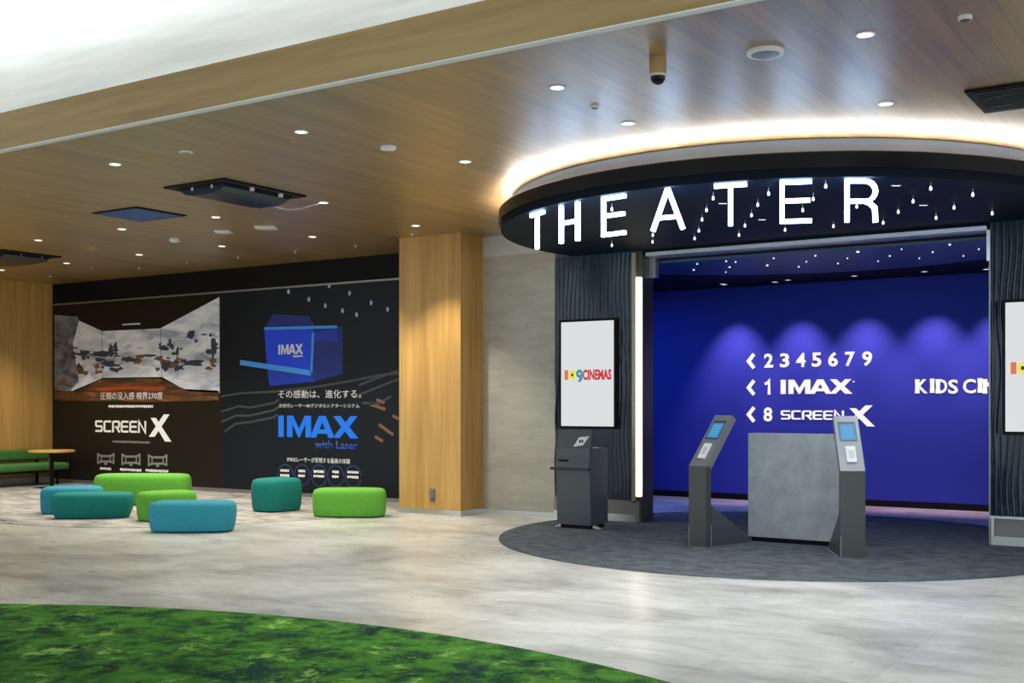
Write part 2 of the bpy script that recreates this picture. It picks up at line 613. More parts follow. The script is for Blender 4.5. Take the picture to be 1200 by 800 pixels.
# portal walls: navy, carved with wavy vertical ribs
def rib_panel(x0, x1, z0, z1, seed, bm=None):
    b = bmesh.new()
    nx, nz = int((x1 - x0) / 0.008), 70
    grid = []
    for j in range(nz + 1):
        z = z0 + (z1 - z0) * j / nz
        row = []
        for i in range(nx + 1):
            x = x0 + (x1 - x0) * i / nx
            ph = x * 105 + 1.5 * math.sin(z * 3.6 + x * 7 + seed) + 0.9 * math.sin(z * 6.3 - x * 11 + seed * 2)
            a = 0.010 + 0.004 * math.sin(z * 2.2 + x * 5) + 0.004 * max(0, 1 - z)
            row.append(b.verts.new((x, WY - 0.012 - a * math.sin(ph), z)))
        grid.append(row)
    for j in range(nz):
        for i in range(nx):
            b.faces.new((grid[j][i], grid[j][i + 1], grid[j + 1][i + 1], grid[j + 1][i]))
    return merge(bm, b)

structure('wall_portal_left', box(-7.80, -6.53, WY + 0.01, WY + 0.3, 0.0, CEIL), M['bronze'])
structure('wall_panel_left', rib_panel(-7.80, -6.665, 0.29, 3.40, 1.0), M['navy'], smooth=True)
structure('wall_portal_right', box(-2.44, 2.0, WY + 0.01, WY + 0.3, 0.0, CEIL), M['bronze'])
structure('wall_panel_right', rib_panel(-2.44, -0.9, 0.31, 3.40, 2.3), M['navy'], smooth=True)
structure('wall_portal_header', box(-6.53, -2.44, WY, WY + 0.3, 3.37, CEIL), M['soffit'])
structure('trim_6', box(-6.47, -2.44, WY - 0.03, WY + 0.3, 3.325, 3.37), M['steel'])
structure('trim_7', box(-6.665, -6.61, WY - 0.03, WY + 0.02, 0.25, 3.38), M['olive'])
structure('trim_8', box(-2.475, -2.44, WY - 0.03, WY + 0.3, 3.0, 3.37), M['steel'])
structure('trim_9', box(-2.452, -2.437, WY - 0.03, WY + 0.3, 0.0, 3.0), M['steel_dark'])
structure('trim_10', box(-6.53, -6.45, WY + 0.2, WY + 0.3, 3.08, 3.37), M['steel'])
structure('baseboard_portal_left', box(-7.80, -6.56, WY - 0.03, WY + 0.01, 0.0, 0.27), M['plinth'])
structure('trim_11', box(-7.80, -6.60, WY - 0.036, WY - 0.03, 0.0, 0.10), M['steel'])
structure('baseboard_portal_right', box(-2.41, 1.9, WY - 0.02, WY + 0.01, 0.0, 0.29), M['plinth'])
b = box(-2.41, 1.9, WY - 0.03, WY - 0.02, 0.0, 0.10)
b = box(-2.44, 1.9, WY - 0.045, WY + 0.0, 0.29, 0.315, b)
b = box(-2.43, -2.40, WY - 0.035, WY - 0.0, 0.0, 0.29, b)
structure('trim_12', b, M['steel'])

# the room behind the portal
BY, IC = 16.9, 3.30
structure('wall_blue', box(-9.3, 2.0, BY, BY + 0.15, 0, 3.7), M['blue_wall'])
structure('baseboard_blue', box(-9.3, 2.0, BY - 0.015, BY, 0, 0.09), M['black'])
structure('wall_inner_left', box(-9.4, -9.3, WY + 0.83, BY, 0, 3.7), M['blue_wall'])
structure('wall_inner_right', box(2.0, 2.1, WY, BY, 0, 3.7), M['blue_wall'])
structure('wall_inner_front', box(-9.4, -7.80, WY + 0.83, WY + 0.93, 0, 3.7), M['black'])
structure('ceiling_inner', box(-9.3, 2.0, WY + 0.3, BY, IC, IC + 0.1), M['black'])
RC, RR = Vector((-4.52, 12.28)), 3.1


def clip_y(bm, y, keep_front=True):
    bmesh.ops.bisect_plane(bm, geom=bm.verts[:] + bm.edges[:] + bm.faces[:], plane_co=(0, y, 0), plane_no=(0, 1 if keep_front else -1, 0), clear_outer=True)
    ed = [e for e in bm.edges if e.is_boundary]
    if ed:
        bmesh.ops.holes_fill(bm, edges=ed)
    return bm


b = cyl(RC, 3.2, 3.2, IC - 0.03, IC, 96)
structure('ceiling_star', clip_y(b, WY + 0.31, False), M['star_ceiling'])

# ================================================================== FLOOR COVERINGS
def disc(c, r, z0, z1, seg=128):
    return cyl(c, r, r, z0, z1, seg)

tag(obj('round_carpet', disc(RC, RR, 0.0005, 0.008), M['darkcarpet']), 'round charcoal carpet under the ticket gates at the theater entrance', 'carpet')
tag(obj('grass_carpet', disc((-4.7, -0.1), 6.05, 0.0005, 0.012, 192), M['green']), 'green grass-patterned carpet with curved edge in the foreground', 'carpet')
b = bmesh.new()
n = 60
pts = []
for k in range(n):
    a = 2 * math.pi * k / n
    rx = 3.75 + 0.12 * math.sin(3 * a) + 0.08 * math.sin(7 * a)
    pts.append((-14.0 + rx * math.cos(a), 10.95 + 2.55 * math.sin(a) * (1 + 0.03 * math.sin(5 * a))))
b = prism(pts, lambda u, v, d: (u, v, d), 0.0005, 0.006)
tag(obj('lounge_carpet', b, M['lounge']), 'mottled pale grey carpet under the coloured poufs', 'carpet')

# ================================================================== ROUND CANOPY
can = thing('round_canopy', 'dark round canopy with glowing cove above the theater entrance', 'canopy', (0, 0, 0))
b = lathe([(3.10, 3.475), (3.10, 3.608), (3.092, 3.616), (3.06, 3.616), (3.06, 3.475)], RC, 160)
obj('lip', clip_y(b, WY), M['black_gloss'], can, smooth=True)
b = cyl(RC, 3.075, 3.075, 3.40, 3.475, 160)
obj('soffit', clip_y(b, WY), M['soffit'], can, smooth=True)
b = lathe([(2.88, 3.475), (2.94, 3.475), (2.94, CEIL - 0.006), (2.88, CEIL - 0.006)], RC, 160)
obj('drum', clip_y(b, WY), M['drum'], can, smooth=True)
b = lathe([(2.965, 3.613), (2.990, 3.528), (2.955, 3.528), (2.955, 3.606)], RC, 160)
clip_y(b, WY)
bmesh.ops.recalc_face_normals(b, faces=b.faces)
for fc in b.faces:
    c_ = fc.calc_center_median()
    rad = Vector((c_.x - RC.x, c_.y - RC.y, 0)).normalized()
    fc.material_index = 1 if 0.15 < fc.normal.z < 0.5 and fc.normal.dot(rad) > 0.5 else 0
obj('cove_light', b, [M['steel_dark'], M['ringled']], can)

# ---- THEATER letters standing on an arc, hung from the soffit
def arc_point(px, r):
    u = (px - 600.0) / FPX
    dx, dy = u * CP - SP, u * SP + CP       # ground direction of the ray
    ox, oy = -RC.x, -RC.y
    A = dx * dx + dy * dy
    B = dx * ox + dy * oy
    C_ = ox * ox + oy * oy - r * r
    t = (-B - math.sqrt(B * B - A * C_)) / A
    return Vector((dx * t, dy * t))

LH, LT, LR = 0.366, 0.034, 2.98
GLY = {
    'T': lambda w, h, s: [[(0, h - s / 2), (w, h - s / 2)], [(w / 2, 0), (w / 2, h - s * 0.9)]],
    'H': lambda w, h, s: [[(s / 2, 0), (s / 2, h)], [(w - s / 2, 0), (w - s / 2, h)], [(s * 0.9, h * 0.52), (w - s * 0.9, h * 0.52)]],
    'E': lambda w, h, s: [[(s / 2, 0), (s / 2, h)], [(s * 0.9, h - s / 2), (w, h - s / 2)], [(s * 0.9, h * 0.52), (w * 0.95, h * 0.52)], [(s * 0.9, s / 2), (w, s / 2)]],
    'A': lambda w, h, s: [[(s * 0.5, 0), (w / 2 - s * 0.05, h)], [(w - s * 0.5, 0), (w / 2 + s * 0.05, h)], [(w * 0.22, h * 0.31), (w * 0.78, h * 0.31)]],
    'R': lambda w, h, s: [[(s / 2, 0), (s / 2, h)], [(s * 0.9, h - s / 2)] + [(w - s / 2 - 0.09 + 0.09 * math.cos(R(90 - 180 * k / 10)), h - s / 2 - (h * 0.235) + (h * 0.235) * math.sin(R(90 - 180 * k / 10))) for k in range(11)] + [(s * 0.9, h * 0.53 - s / 2)],
                           [(w * 0.60, h * 0.53 - s / 2), (w * 0.76, h * 0.49 - s / 2), (w - s * 0.72, h * 0.38 - s / 2), (w - s * 0.6, h * 0.22), (w - s * 0.5, 0)]],
}
sign = thing('theater_sign', 'glowing white THEATER lettering hung along the canopy rim', 'sign', (RC.x, RC.y - 2.98, 3.01))
for ch, px, w in zip('THEATER', (631.5, 669, 720.5, 783.5, 856.5, 932.5, 1008.5), (0.275, 0.28, 0.265, 0.325, 0.28, 0.262, 0.275)):
    p = arc_point(px, LR)
    rad = (p - RC).normalized()
    tan = Vector((-rad.y, rad.x))
    base = Vector((p.x, p.y, 0)) - sign.location + Vector((0, 0, 3.029))
    def f(u, v, d, base=base, tan=tan, rad=rad, w=w):
        return base + Vector((tan.x, tan.y, 0)) * (u - w / 2) + Vector((0, 0, v)) + Vector((rad.x, rad.y, 0)) * d
    b = None
    for q, st in enumerate(GLY[ch](w, LH, LT)):
        b = ribbon(st, LT, f, 0.0, 0.035 + 0.0006 * q, b)
    obj('letter', b, M['letter'], sign)

# ---- star pendants under the canopy, star points in the inner ceiling
proto = thing('star_pendant', 'tiny glowing star drop hanging from the dark canopy soffit', 'star light', group='star drops under the canopy')
obj('wire', cyl((0, 0), 0.0035, 0.0035, -0.055, 0.0, 6), M['steel'], proto)
b = bmesh.new()
bmesh.ops.create_uvsphere(b, u_segments=10, v_segments=8, radius=0.0125)
for v in b.verts:
    if v.co.z > 0: v.co.z *= 2.4
    v.co.z -= 0.06
obj('bead', b, M['star'], proto, smooth=True)
outer = [(835.7, 233), (828, 247), (822.7, 258), (900.7, 227.7), (888, 240.7), (880.7, 253), (873, 265), (967.7, 219), (940.7, 247), (1004, 242.7), (976.7, 265.7), (1039, 210.7),
         (1070, 236.7), (1052.7, 249), (1035, 261.7), (1090.7, 221.7), (1118, 244), (1097, 256), (1140, 229), (1162.7, 250.7), (953, 234), (819, 271), (814, 280), (765, 276), (764.7, 284),
         (717, 288), (717, 246), (866, 276), (920, 270)]
first = True
for px, py in outer:
    z = 3.40 - 0.06
    p = hz(px, py, z)
    if p.y > WY - 0.03 or (Vector((p.x, p.y)) - RC).length > 3.04: continue
    o = proto if first else copy_tree(proto)
    first = False
    o.location = (p.x, p.y, 3.40)
slot = thing('slot_light', 'short slim slot lamp set in the dark canopy soffit', 'light', group='slot lamps in the canopy')
obj('bezel', box(-0.045, 0.045, -0.014, 0.014, -0.004, 0.0), M['steel_dark'], slot)
obj('diffuser', box(-0.036, 0.036, -0.009, 0.009, -0.006, -0.004), M['star'], slot)
light('slot_lamp', 'SPOT', (0, 0, -0.02), (0, 0, 0), P_SLOT, (0.86, 0.93, 1.0), slot, spot_size=R(130), spot_blend=0.8, shadow_soft_size=0.05)
for i, (px, py) in enumerate([(893, 257), (1050, 217), (1082, 240), (847, 238)]):
    p = hz(px, py, 3.40)
    o = slot if i == 0 else copy_tree(slot)
    o.location = (p.x, p.y, 3.40)
    o.rotation_euler = (0, 0, PSI)
star = thing('star_light', 'tiny star point of light in the dark ceiling behind the entrance', 'star light', group='star points behind the entrance')
b = cyl((0, 0), 0.013, 0.009, -0.012, 0.0, 10)
obj('lens', b, M['star'], star)
inner = [(914.7, 294.8), (906.7, 302), (899.5, 310), (936, 312), (945, 306), (955.5, 299), (965, 291.5), (982, 308), (993, 302), (1005.3, 294.5), (1017, 286.5), (1029, 305.5), (1042.7, 299.3),
         (1056.5, 291.3), (1072, 283.5), (1077.3, 302), (1093, 294.8), (1113, 286), (1128.5, 278), (1129, 299.3), (1147, 291.3), (776, 305.7), (821, 302.5), (817, 308.7), (813, 315.7), (851, 305.5),
         (862, 306.5), (855, 312.5), (850.6, 318.3), (899, 310.5)]
for i, (px, py) in enumerate(inner):
    p = hz(px, py, IC - 0.03)
    if p.y < WY + 0.33 or (Vector((p.x, p.y)) - RC).length > 3.15: continue
    o = star if i == 0 else copy_tree(star)
    o.location = (p.x, p.y, IC - 0.03)
    s = random.uniform(0.6, 1.1) * (1.8 if i == 9 else 1)
    o.scale = (s, s, 1)

# ================================================================== PORTAL FITTINGS
o = tag(obj('light_strip', box(-6.600, -6.542, WY - 0.035, WY + 0.02, 0.33, 3.07, bevel=0.006), M['led']), 'tall vertical strip light at the left jamb of the entrance', 'light')
obj('end_cap', box(-6.605, -6.53, WY - 0.033, WY + 0.01, 0.29, 0.33), M['bronze'], o)


def display(label, x0, x1, z0, z1):
    t = thing('display_screen', label, 'screen', ((x0 + x1) / 2, WY - 0.062, (z0 + z1) / 2), group=None)
    w, h = (x1 - x0) / 2, (z1 - z0) / 2
    obj('housing', box(-w, w, -0.06, 0.03, -h, h, bevel=0.006), M['black'], t)
    obj('panel', box(-w + 0.032, w - 0.032, -0.062, -0.058, -h + 0.032, h - 0.032), M['screen'], t)
    f = lambda u, v, d: (u, -0.062 - d, v)
    c = -0.012
    lw, lh = w * 0.80, 0.062
    g = obj('logo', prism([(-lw, c - lh), (-lw + 0.055, c - lh), (-lw + 0.055, c + lh), (-lw, c + lh)], f, 0.0, 0.001), M['orange_ink'], t)
    obj('zero', ribbon(arc(-lw + 0.115, c, 0.033, 0.046, 0, 352, 20), 0.036, f, 0.0, 0.001, closed=False), M['yellow_ink'], g)
    obj('dot', prism(arc(-lw + 0.115, c, 0.018, 0.022, 0, 340, 12), f, 0.0, 0.0012), M['dark_ink'], g)
    b = ribbon(arc(-lw + 0.222, c + 0.014, 0.032, 0.036, 0, 352, 20), 0.036, f, 0.0, 0.001)
    b = ribbon([(-lw + 0.253, c + 0.01), (-lw + 0.246, c - 0.05), (-lw + 0.212, c - 0.088)], 0.036, f, 0.0, 0.0013, b)
    obj('nine', b, M['teal_ink'], g)
    obj('lettering', text('CINEMAS', f, -lw + 0.27, lw + 0.02, c - lh - 0.006, c + lh + 0.004, 0.0, 0.001, 0.045), M['red_ink'], g)
    return t

display('white portrait screen with colourful cinema logo left of the entrance', -7.668, -6.836, 1.172, 2.572)
display('white portrait screen cut by the right frame edge, right of the entrance', -2.305, -1.473, 1.172, 2.572)


# ---- wall signs on the blue wall
FB = on_wall(BY)
def zx(px, py):
    p = wl(px, py, BY)
    return p.x, p.z

def direction_sign(label, py):
    x, z = zx(880.5, py)
    t = thing('direction_sign', label, 'sign', (x, BY, z))
    f = lambda u, v, d: (u - x, -d, v - z)
    obj('chevron', ribbon([(x + 0.045, z + 0.108), (x - 0.045, z), (x + 0.045, z - 0.108)], 0.056, f, 0.0, 0.008), M['wallsign'], t)
    return t, f

t, f = direction_sign('white wall sign reading 2345679 with left chevron, top row on blue wall', 423)
for ch, px in zip('2345679', (900.8, 919.5, 938.5, 957, 976.2, 996, 1016.3)):
    x, z = zx(px, 422.5 - (px - 900) * 0.020)
    obj('numeral', text(ch, f, x - 0.072, x + 0.072, z - 0.108, z + 0.108, 0.0, 0.008, 0.028), M['wallsign'], t)
t, f = direction_sign('white wall sign with left chevron, number 1 and IMAX, middle row on blue wall', 454)
x, z = zx(900, 454)
obj('numeral', ribbon([(x - 0.05, z + 0.055), (x + 0.0, z + 0.075), (x + 0.018, z + 0.10), (x + 0.018, z - 0.108)], 0.042, f, 0.0, 0.008), M['wallsign'], t)
x0, z0 = zx(915, 461.5)
x1, _ = zx(999, 461)
b = imax(scaled(f, x0, z0, (x1 - x0) / 3.75, 0.215), 0.0, 0.008)
x, z = zx(1000.5, 447)
b = ribbon([(x - 0.012, z), (x + 0.012, z)], 0.02, f, 0.0, 0.008, b)
obj('lettering', b, M['wallsign'], t)
t, f = direction_sign('white wall sign with left chevron, number 8 and SCREENX, bottom row on blue wall', 485.5)
x, z = zx(900, 485.5)
obj('numeral', text('8', f, x - 0.07, x + 0.07, z - 0.108, z + 0.108, 0.0, 0.008, 0.028), M['wallsign'], t)
x0, z0 = zx(915.5, 491.3)
x1, _ = zx(1024.5, 490)
obj('lettering', screenx(scaled(f, x0, z0, (x1 - x0) / 6.8, 0.138), 0.0, 0.008), M['wallsign'], t)
x_, z_ = zx(1118, 452.5)
t = thing('kids_sign', 'white KIDS CINEMA wall lettering half hidden by right jamb', 'sign', (x_, BY, z_))
f = lambda u, v, d: (u - x_, -d, v - z_)
for ch, px, dz, ww in zip('KIDSCINEMA', (1080, 1092.5, 1103.5, 1117, 1136, 1148.5, 1160, 1178, 1194, 1213), (0, 0.008, 0, -0.006, 0, 0.012, 0, 0, 0, 0), (0.085, 0.028, 0.075, 0.066, 0.085, 0.028, 0.09, 0.08, 0.10, 0.09)):
    x, z = zx(px, 452.5)
    b = None
    if ch != 'I':
        b = text(ch, f, x - ww, x + ww, z - 0.10 + dz, z + 0.10 + dz, 0.0, 0.008, 0.02)
    if ch in 'KIDN':
        xs = x - (ww - 0.026 if ch != 'I' else 0)
        b = prism([(xs - 0.032, z - 0.10 + dz), (xs + 0.032, z - 0.10 + dz), (xs + 0.026, z + dz), (xs + 0.032, z + 0.10 + dz), (xs - 0.032, z + 0.10 + dz), (xs - 0.026, z + dz)], f, 0.0, 0.00815, b)
    obj('letter', b, M['wallsign'], t)

# ---- inner ceiling lamps washing the blue wall
lamp = thing('wall_washer', 'small recessed lamp in dark inner ceiling washing the blue wall', 'light', group='lamps washing the blue wall')
obj('trim_ring', lathe([(0.055, 0.0), (0.055, -0.008), (0.042, -0.008), (0.042, 0.0)], (0, 0), 20), M['steel_dark'], lamp)
obj('lens', cyl((0, 0), 0.042, 0.042, -0.004, 0.0, 20), M['star'], lamp)
light('washer_lamp', 'SPOT', (0, 0, -0.03), (R(18), 0, 0), P_BLUE, (1.0, 0.62, 0.80), lamp, spot_size=R(66), spot_blend=1.0, shadow_soft_size=0.02)
for i, px in enumerate((865, 940, 1016, 1096, 1172)):
    o = lamp if i == 0 else copy_tree(lamp)
    o.location = (wl(px, 400, BY).x, BY - 0.62, IC)
lamp2 = thing('recessed_lamp', 'dim recessed lamp in dark inner ceiling beyond the star points', 'light', group='dim lamps in the inner ceiling')
obj('trim_ring', lathe([(0.06, 0.0), (0.06, -0.008), (0.045, -0.008), (0.045, 0.0)], (0, 0), 20), M['steel_dark'], lamp2)
obj('lens', cyl((0, 0), 0.045, 0.045, -0.004, 0.0, 20), M['star'], lamp2)
for i, (px, py) in enumerate(((849, 333), (908, 330), (1156, 315))):
    o = lamp2 if i == 0 else copy_tree(lamp2)
    p = hz(px, py, IC)
    o.location = (p.x, p.y, IC)
light('inner_blue', 'AREA', (-8.4, 14.9, 3.2), (0, 0, 0), 34, (0.02, 0.24, 1.0), None, size=1.5)
light('inner_blue', 'AREA', (-4.2, 15.2, 3.2), (R(20), 0, 0), 9, (0.02, 0.28, 1.0), None, size=2.4)
l_ = light('inner_violet', 'SPOT', (-7.3, 14.9, 3.2), (0, 0, 0), 120, (0.42, 0.40, 1.0), None, spot_size=R(60), spot_blend=0.6, shadow_soft_size=0.1)

# ================================================================== KIOSK
k = thing('ticket_kiosk', 'dark grey kiosk with white notice and side shelf below the left screen', 'kiosk', (-6.89, 11.82, 0.008))
def kx(x0, x1, y0, y1, z0, z1, bev=0.004):
    return box(x0, x1, y0, y1, z0, z1, bevel=bev)
b = prism([(0.03, 0.045), (0.0, 0.70), (0.0, 0.955), (0.45, 0.955), (0.45, 0.045)], lambda u, v, d: (d, u, v), -0.23, 0.23)
obj('body', b, M['slate'], k)
b = prism([(-0.02, 0.72), (-0.02, 0.76), (0.055, 1.172), (0.095, 1.172), (0.06, 0.9), (0.03, 0.72)], lambda u, v, d: (d, u, v), -0.225, 0.232)
hd = obj('head', b, M['slate'], k)
def hf(u, v, d):
    a = math.atan2(0.075, 0.412)
    return (u, -0.02 + v * math.sin(a) - d * math.cos(a), 0.76 + v * math.cos(a) + d * math.sin(a))
obj('notice', prism([(0.0, 0.215), (0.13, 0.235), (0.205, 0.345), (0.07, 0.33)], hf, 0.0, 0.006), M['paper'], hd)
obj('notice_print', bars(hf, 0.075, 0.13, 0.265, 0.30, 0.006, 0.007, 4), M['slate_dark'], hd)
obj('slot', prism([(-0.19, 0.035), (-0.05, 0.035), (-0.05, 0.06), (-0.19, 0.06)], hf, -0.002, 0.002), M['black'], hd)
obj('shelf', kx(-0.245, 0.24, -0.055, 0.02, 0.695, 0.722, 0.005), M['slate_dark'], k)
obj('bracket', kx(-0.30, -0.225, -0.03, 0.02, 0.695, 0.725, 0.008), M['slate_dark'], k)
obj('label_plate', kx(0.10, 0.20, 0.14, 0.30, 0.955, 0.961, 0.0), M['paper'], k)
obj('plinth', kx(-0.20, 0.20, 0.06, 0.41, 0.0, 0.045, 0.0), M['black'], k)
for s in (-1, 1):
    b = prism([(0.0, 0.012), (s * 0.09, 0.0), (s * 0.10, 0.004), (s * 0.01, 0.045)], lambda u, v, d, s=s: (s * 0.21 + u, d, v), 0.10, 0.16)
    obj('foot', b, M['steel'], k)

# ================================================================== TICKET GATES
def gate(label, x, y, rz):
    t = thing('gate_terminal', label, 'ticket terminal', (x, y, 0.008), rz, None)
    w = 0.118
    obj('post', box(-w, w, 0.0, 0.082, 0.0, 0.835, bevel=0.003), M['head_post'], t)
    prof = [(0.0, 0.83), (0.415, 1.362), (0.480, 1.318), (0.082, 0.80)]
    hd = obj('head', prism(prof, lambda u, v, d: (d, u, v), -w, w), M['head'], t)
    L = math.hypot(0.415, 0.532)
    cx_, sx_ = 0.415 / L, 0.532 / L
    def F(u, v, d):
        return (u, v * cx_ - d * sx_, 0.83 + v * sx_ + d * cx_)
    bz = obj('screen_bezel', prism([(-0.085, 0.36), (0.085, 0.36), (0.085, 0.60), (-0.085, 0.60)], F, 0.0, 0.003), M['slate'], hd)
    obj('screen', prism([(-0.072, 0.375), (0.072, 0.375), (0.072, 0.565), (-0.072, 0.565)], F, 0.003, 0.005), M['bluescreen'], hd)
    b = None
    for q in range(4):
        b = prism([(-0.05, 0.41 + q * 0.036), (0.05, 0.41 + q * 0.036), (0.05, 0.425 + q * 0.036), (-0.05, 0.425 + q * 0.036)], F, 0.005, 0.006, b)
    obj('screen_text', b, M['bluetext'], hd)
    obj('reader', prism([(-0.045, 0.10), (0.05, 0.10), (0.05, 0.29), (-0.045, 0.29)], F, 0.0, 0.018), M['paper'], hd)
    obj('reader_slot', prism([(-0.02, 0.15), (0.03, 0.15), (0.03, 0.24), (-0.02, 0.24)], F, 0.018, 0.0195), M['band'], hd)
    obj('edge_trim', box(-w - 0.002, -w + 0.01, -0.002, 0.0, 0.0, 0.20), M['head'], t)
    wd = obj('base_wedge', prism([(0.095, 0.0), (0.095, 0.43), (0.76, 0.02), (0.76, 0.0)], lambda u, v, d: (d, u, v), -w + 0.01, w - 0.01), M['slate'], t)
    b = box(w - 0.02, w - 0.004, 0.083, 0.095, 0.0, 0.22)
    b = box(-w - 0.03, -w - 0.015, 0.08, 0.62, 0.0, 0.004, b)
    obj('base_trim', b, M['steel'], t)
    return t

M['head_post'] = pbsdf('grey_post_metal', (0.075, 0.08, 0.082), 0.4, 0.3)
M['bluetext'] = emis('blue_display_text', (0.12, 0.45, 0.75), 0.8, (0, 0, 0))
gate('leaning grey ticket terminal with blue screen, left of the grey slab counter', -4.97, 11.10, R(-18))
gate('leaning grey ticket terminal with blue screen, right of the grey slab counter', -3.35, 11.12, R(27))
c = thing('slab_counter', 'broad grey slab counter standing between the two ticket terminals', 'counter', (-4.2, 11.83, 0.008))
obj('slab', box(-0.50, 0.50, 0.0, 0.24, 0.05, 1.165, bevel=0.004), M['concrete'], c)
obj('plinth', box(-0.47, 0.44, 0.03, 0.21, 0.0, 0.05), M['black'], c)


# ================================================================== POSTERS
def poly_px(pts, f_, d, bm=None, Y=POST_Y, thick=0.0006):
    q = [wl(px, py, Y) for px, py in pts]
    return prism([(p.x, p.z) for p in q], f_, d - thick, d, bm)

FP = on_wall(POST_Y)
DP = 0.012     # front of the film
def c1(x, y): return (60 + x / 5.714, 320 + y / 5.714)
def c2(x, y): return (60 + x / 5.714, 440 + y / 5.714)
def c3(x, y): return (260 + x / 5.4545, 320 + y / 5.4545)
def c4(x, y): return (260 + x / 5.333, 440 + y / 5.333)
def ink(name, rgb, rough=0.5):
    M[name] = pbsdf(name, rgb, rough)
    return M[name]

def mat_snow():
    m = pbsdf('snow_picture', (0.6, 0.62, 0.7), 0.5)
    t = NT(m)
    a = t.noise(t.coords((1.0, 1, 3.0)), 1.3, 6, 0.6, 0.5)
    cc = t.ramp(a, [(0.34, (0.30, 0.33, 0.42)), (0.48, (0.68, 0.71, 0.80)), (0.62, (0.93, 0.94, 0.97))])
    t.l(cc, t.b.inputs['Base Color'])
    return m

M['snow'] = mat_snow()
def mat_blur(name, stops, scale, sv):
    m = pbsdf(name, stops[0][1], 0.5)
    t = NT(m)
    a = t.noise(t.coords(sv), scale, 5, 0.6, 0.5)
    t.l(t.ramp(a, stops), t.b.inputs['Base Color'])
    return m
M['snow_dark'] = mat_blur('shaded_snow_picture', [(0.38, (0.05, 0.05, 0.06)), (0.62, (0.30, 0.31, 0.36))], 2.0, (1, 1, 2))
M['auditorium_floor'] = mat_blur('auditorium_floor_picture', [(0.40, (0.03, 0.016, 0.006)), (0.56, (0.14, 0.05, 0.012)), (0.68, (0.30, 0.12, 0.04))], 2.2, (0.7, 1, 6))
ink('red_print', (0.42, 0.045, 0.012)); ink('white_print', (0.86, 0.86, 0.88)); ink('pale_print', (0.62, 0.65, 0.72)); ink('spot_print', (0.42, 0.55, 0.9)); ink('grey_print', (0.22, 0.22, 0.22)); ink('dim_print', (0.045, 0.05, 0.055))
ink('brown_print', (0.20, 0.09, 0.04)); ink('blue_print', (0.003, 0.18, 0.92)); ink('deep_blue_print', (0.003, 0.02, 0.22)); ink('mid_blue_print', (0.003, 0.04, 0.5))
ink('bright_blue_print', (0.003, 0.06, 0.95)); ink('neon_print', (0.06, 0.36, 1.0)); ink('ring_print', (0.012, 0.035, 0.13)); ink('navy_print', (0.035, 0.045, 0.075)); ink('laser_print', (0.015, 0.075, 0.45))

xl, xm, xr = SIDE_X + 0.03, -14.77, -9.6
p1 = thing('cinema_poster', 'left dark wall poster showing wraparound snowy screens above SCREENX lettering', 'poster', (0, 0, 0))
obj('film', box(xl, xm, POST_Y - DP, POST_Y - 0.001, 0.062, 3.354), M['film'], p1)
D = DP + 0.0015
scr = obj('screen_picture', poly_px([c1(345, 388), c1(735, 370), c1(742, 695), c1(350, 700)], FP, D), M['snow'], p1)
b = poly_px([c1(105, 345), c1(190, 318), c1(342, 386), c1(347, 702), c1(140, 790), c1(105, 700)], FP, D)
obj('side_picture', b, M['snow'], p1)
b = poly_px([c1(738, 368), c1(1130, 160), c1(1132, 800), c1(915, 790), c1(745, 694)], FP, D)
obj('side_picture', b, M['snow'], p1)
b = poly_px([c1(25, 280), c1(180, 290), c1(190, 318), c1(150, 470), c1(170, 600), c1(190, 720), c1(130, 790), c1(25, 790)], FP, D + 0.0005)
obj('shaded_picture', b, M['snow_dark'], p1)
b = poly_px([c2(25, 110), c2(180, 105), c2(340, 25), c2(720, 20), c2(900, 90), c2(1125, 100), c2(1125, 165), c2(700, 175), c2(25, 165)], FP, D)
obj('floor_picture', b, M['auditorium_floor'], p1)
b = poly_px([c2(330, 82), c2(500, 70), c2(770, 75), c2(755, 100), c2(520, 92), c2(340, 104)], FP, D + 0.0006)
obj('red_seats', b, M['red_print'], p1)
# generic action shapes: ridges, figures and wreckage
rnd = random.Random(11)
def blob(cx, cy, rx, ry, n=11, jag=0.45):
    return [(cx + rx * (1 + rnd.uniform(-jag, jag)) * math.cos(2 * math.pi * k / n), cy + ry * (1 + rnd.uniform(-jag, jag)) * math.sin(2 * math.pi * k / n)) for k in range(n)]
def cluster(specs):
    out = []
    for cx, cy, rx, ry, n_ in specs:
        for _ in range(n_):
            out.append((cx + rx * rnd.uniform(-1, 1), cy + ry * rnd.uniform(-1, 1), rnd.uniform(8, 26), rnd.uniform(6, 18)))
    return out
def shapes(specs, d0, jag=0.5):
    b_ = None
    for i_, (cx, cy, rx, ry) in enumerate(specs):
        b_ = poly_px([c1(x, y) for x, y in blob(cx, cy, rx, ry, 9, jag)], FP, D + d0 + 0.00002 * i_, b_)
    return b_
dark = [(210, 530, 70, 26), (330, 545, 60, 22), (400, 610, 60, 20), (440, 640, 34, 20), (405, 505, 16, 44), (435, 495, 10, 40), (540, 580, 60, 12), (650, 552, 45, 9), (760, 505, 38, 20),
        (800, 470, 10, 36), (765, 610, 34, 36), (850, 520, 14, 36), (860, 630, 36, 22), (965, 605, 60, 26), (1095, 470, 18, 80), (200, 640, 20, 40)]
obj('figures', shapes(dark + cluster([(230, 540, 90, 40, 12), (400, 560, 60, 70, 12), (540, 570, 60, 25, 6), (800, 560, 90, 90, 16), (1090, 500, 30, 90, 6), (980, 420, 60, 40, 5)]), 0.0010), M['navy_print'], p1)
obj('warm_figures', shapes(cluster([(230, 655, 40, 18, 5), (590, 575, 10, 22, 3), (735, 580, 26, 26, 5), (830, 590, 50, 30, 7), (1075, 610, 20, 40, 5), (60, 740, 40, 30, 4), (310, 640, 14, 30, 3)]), 0.0024), M['brown_print'], p1)
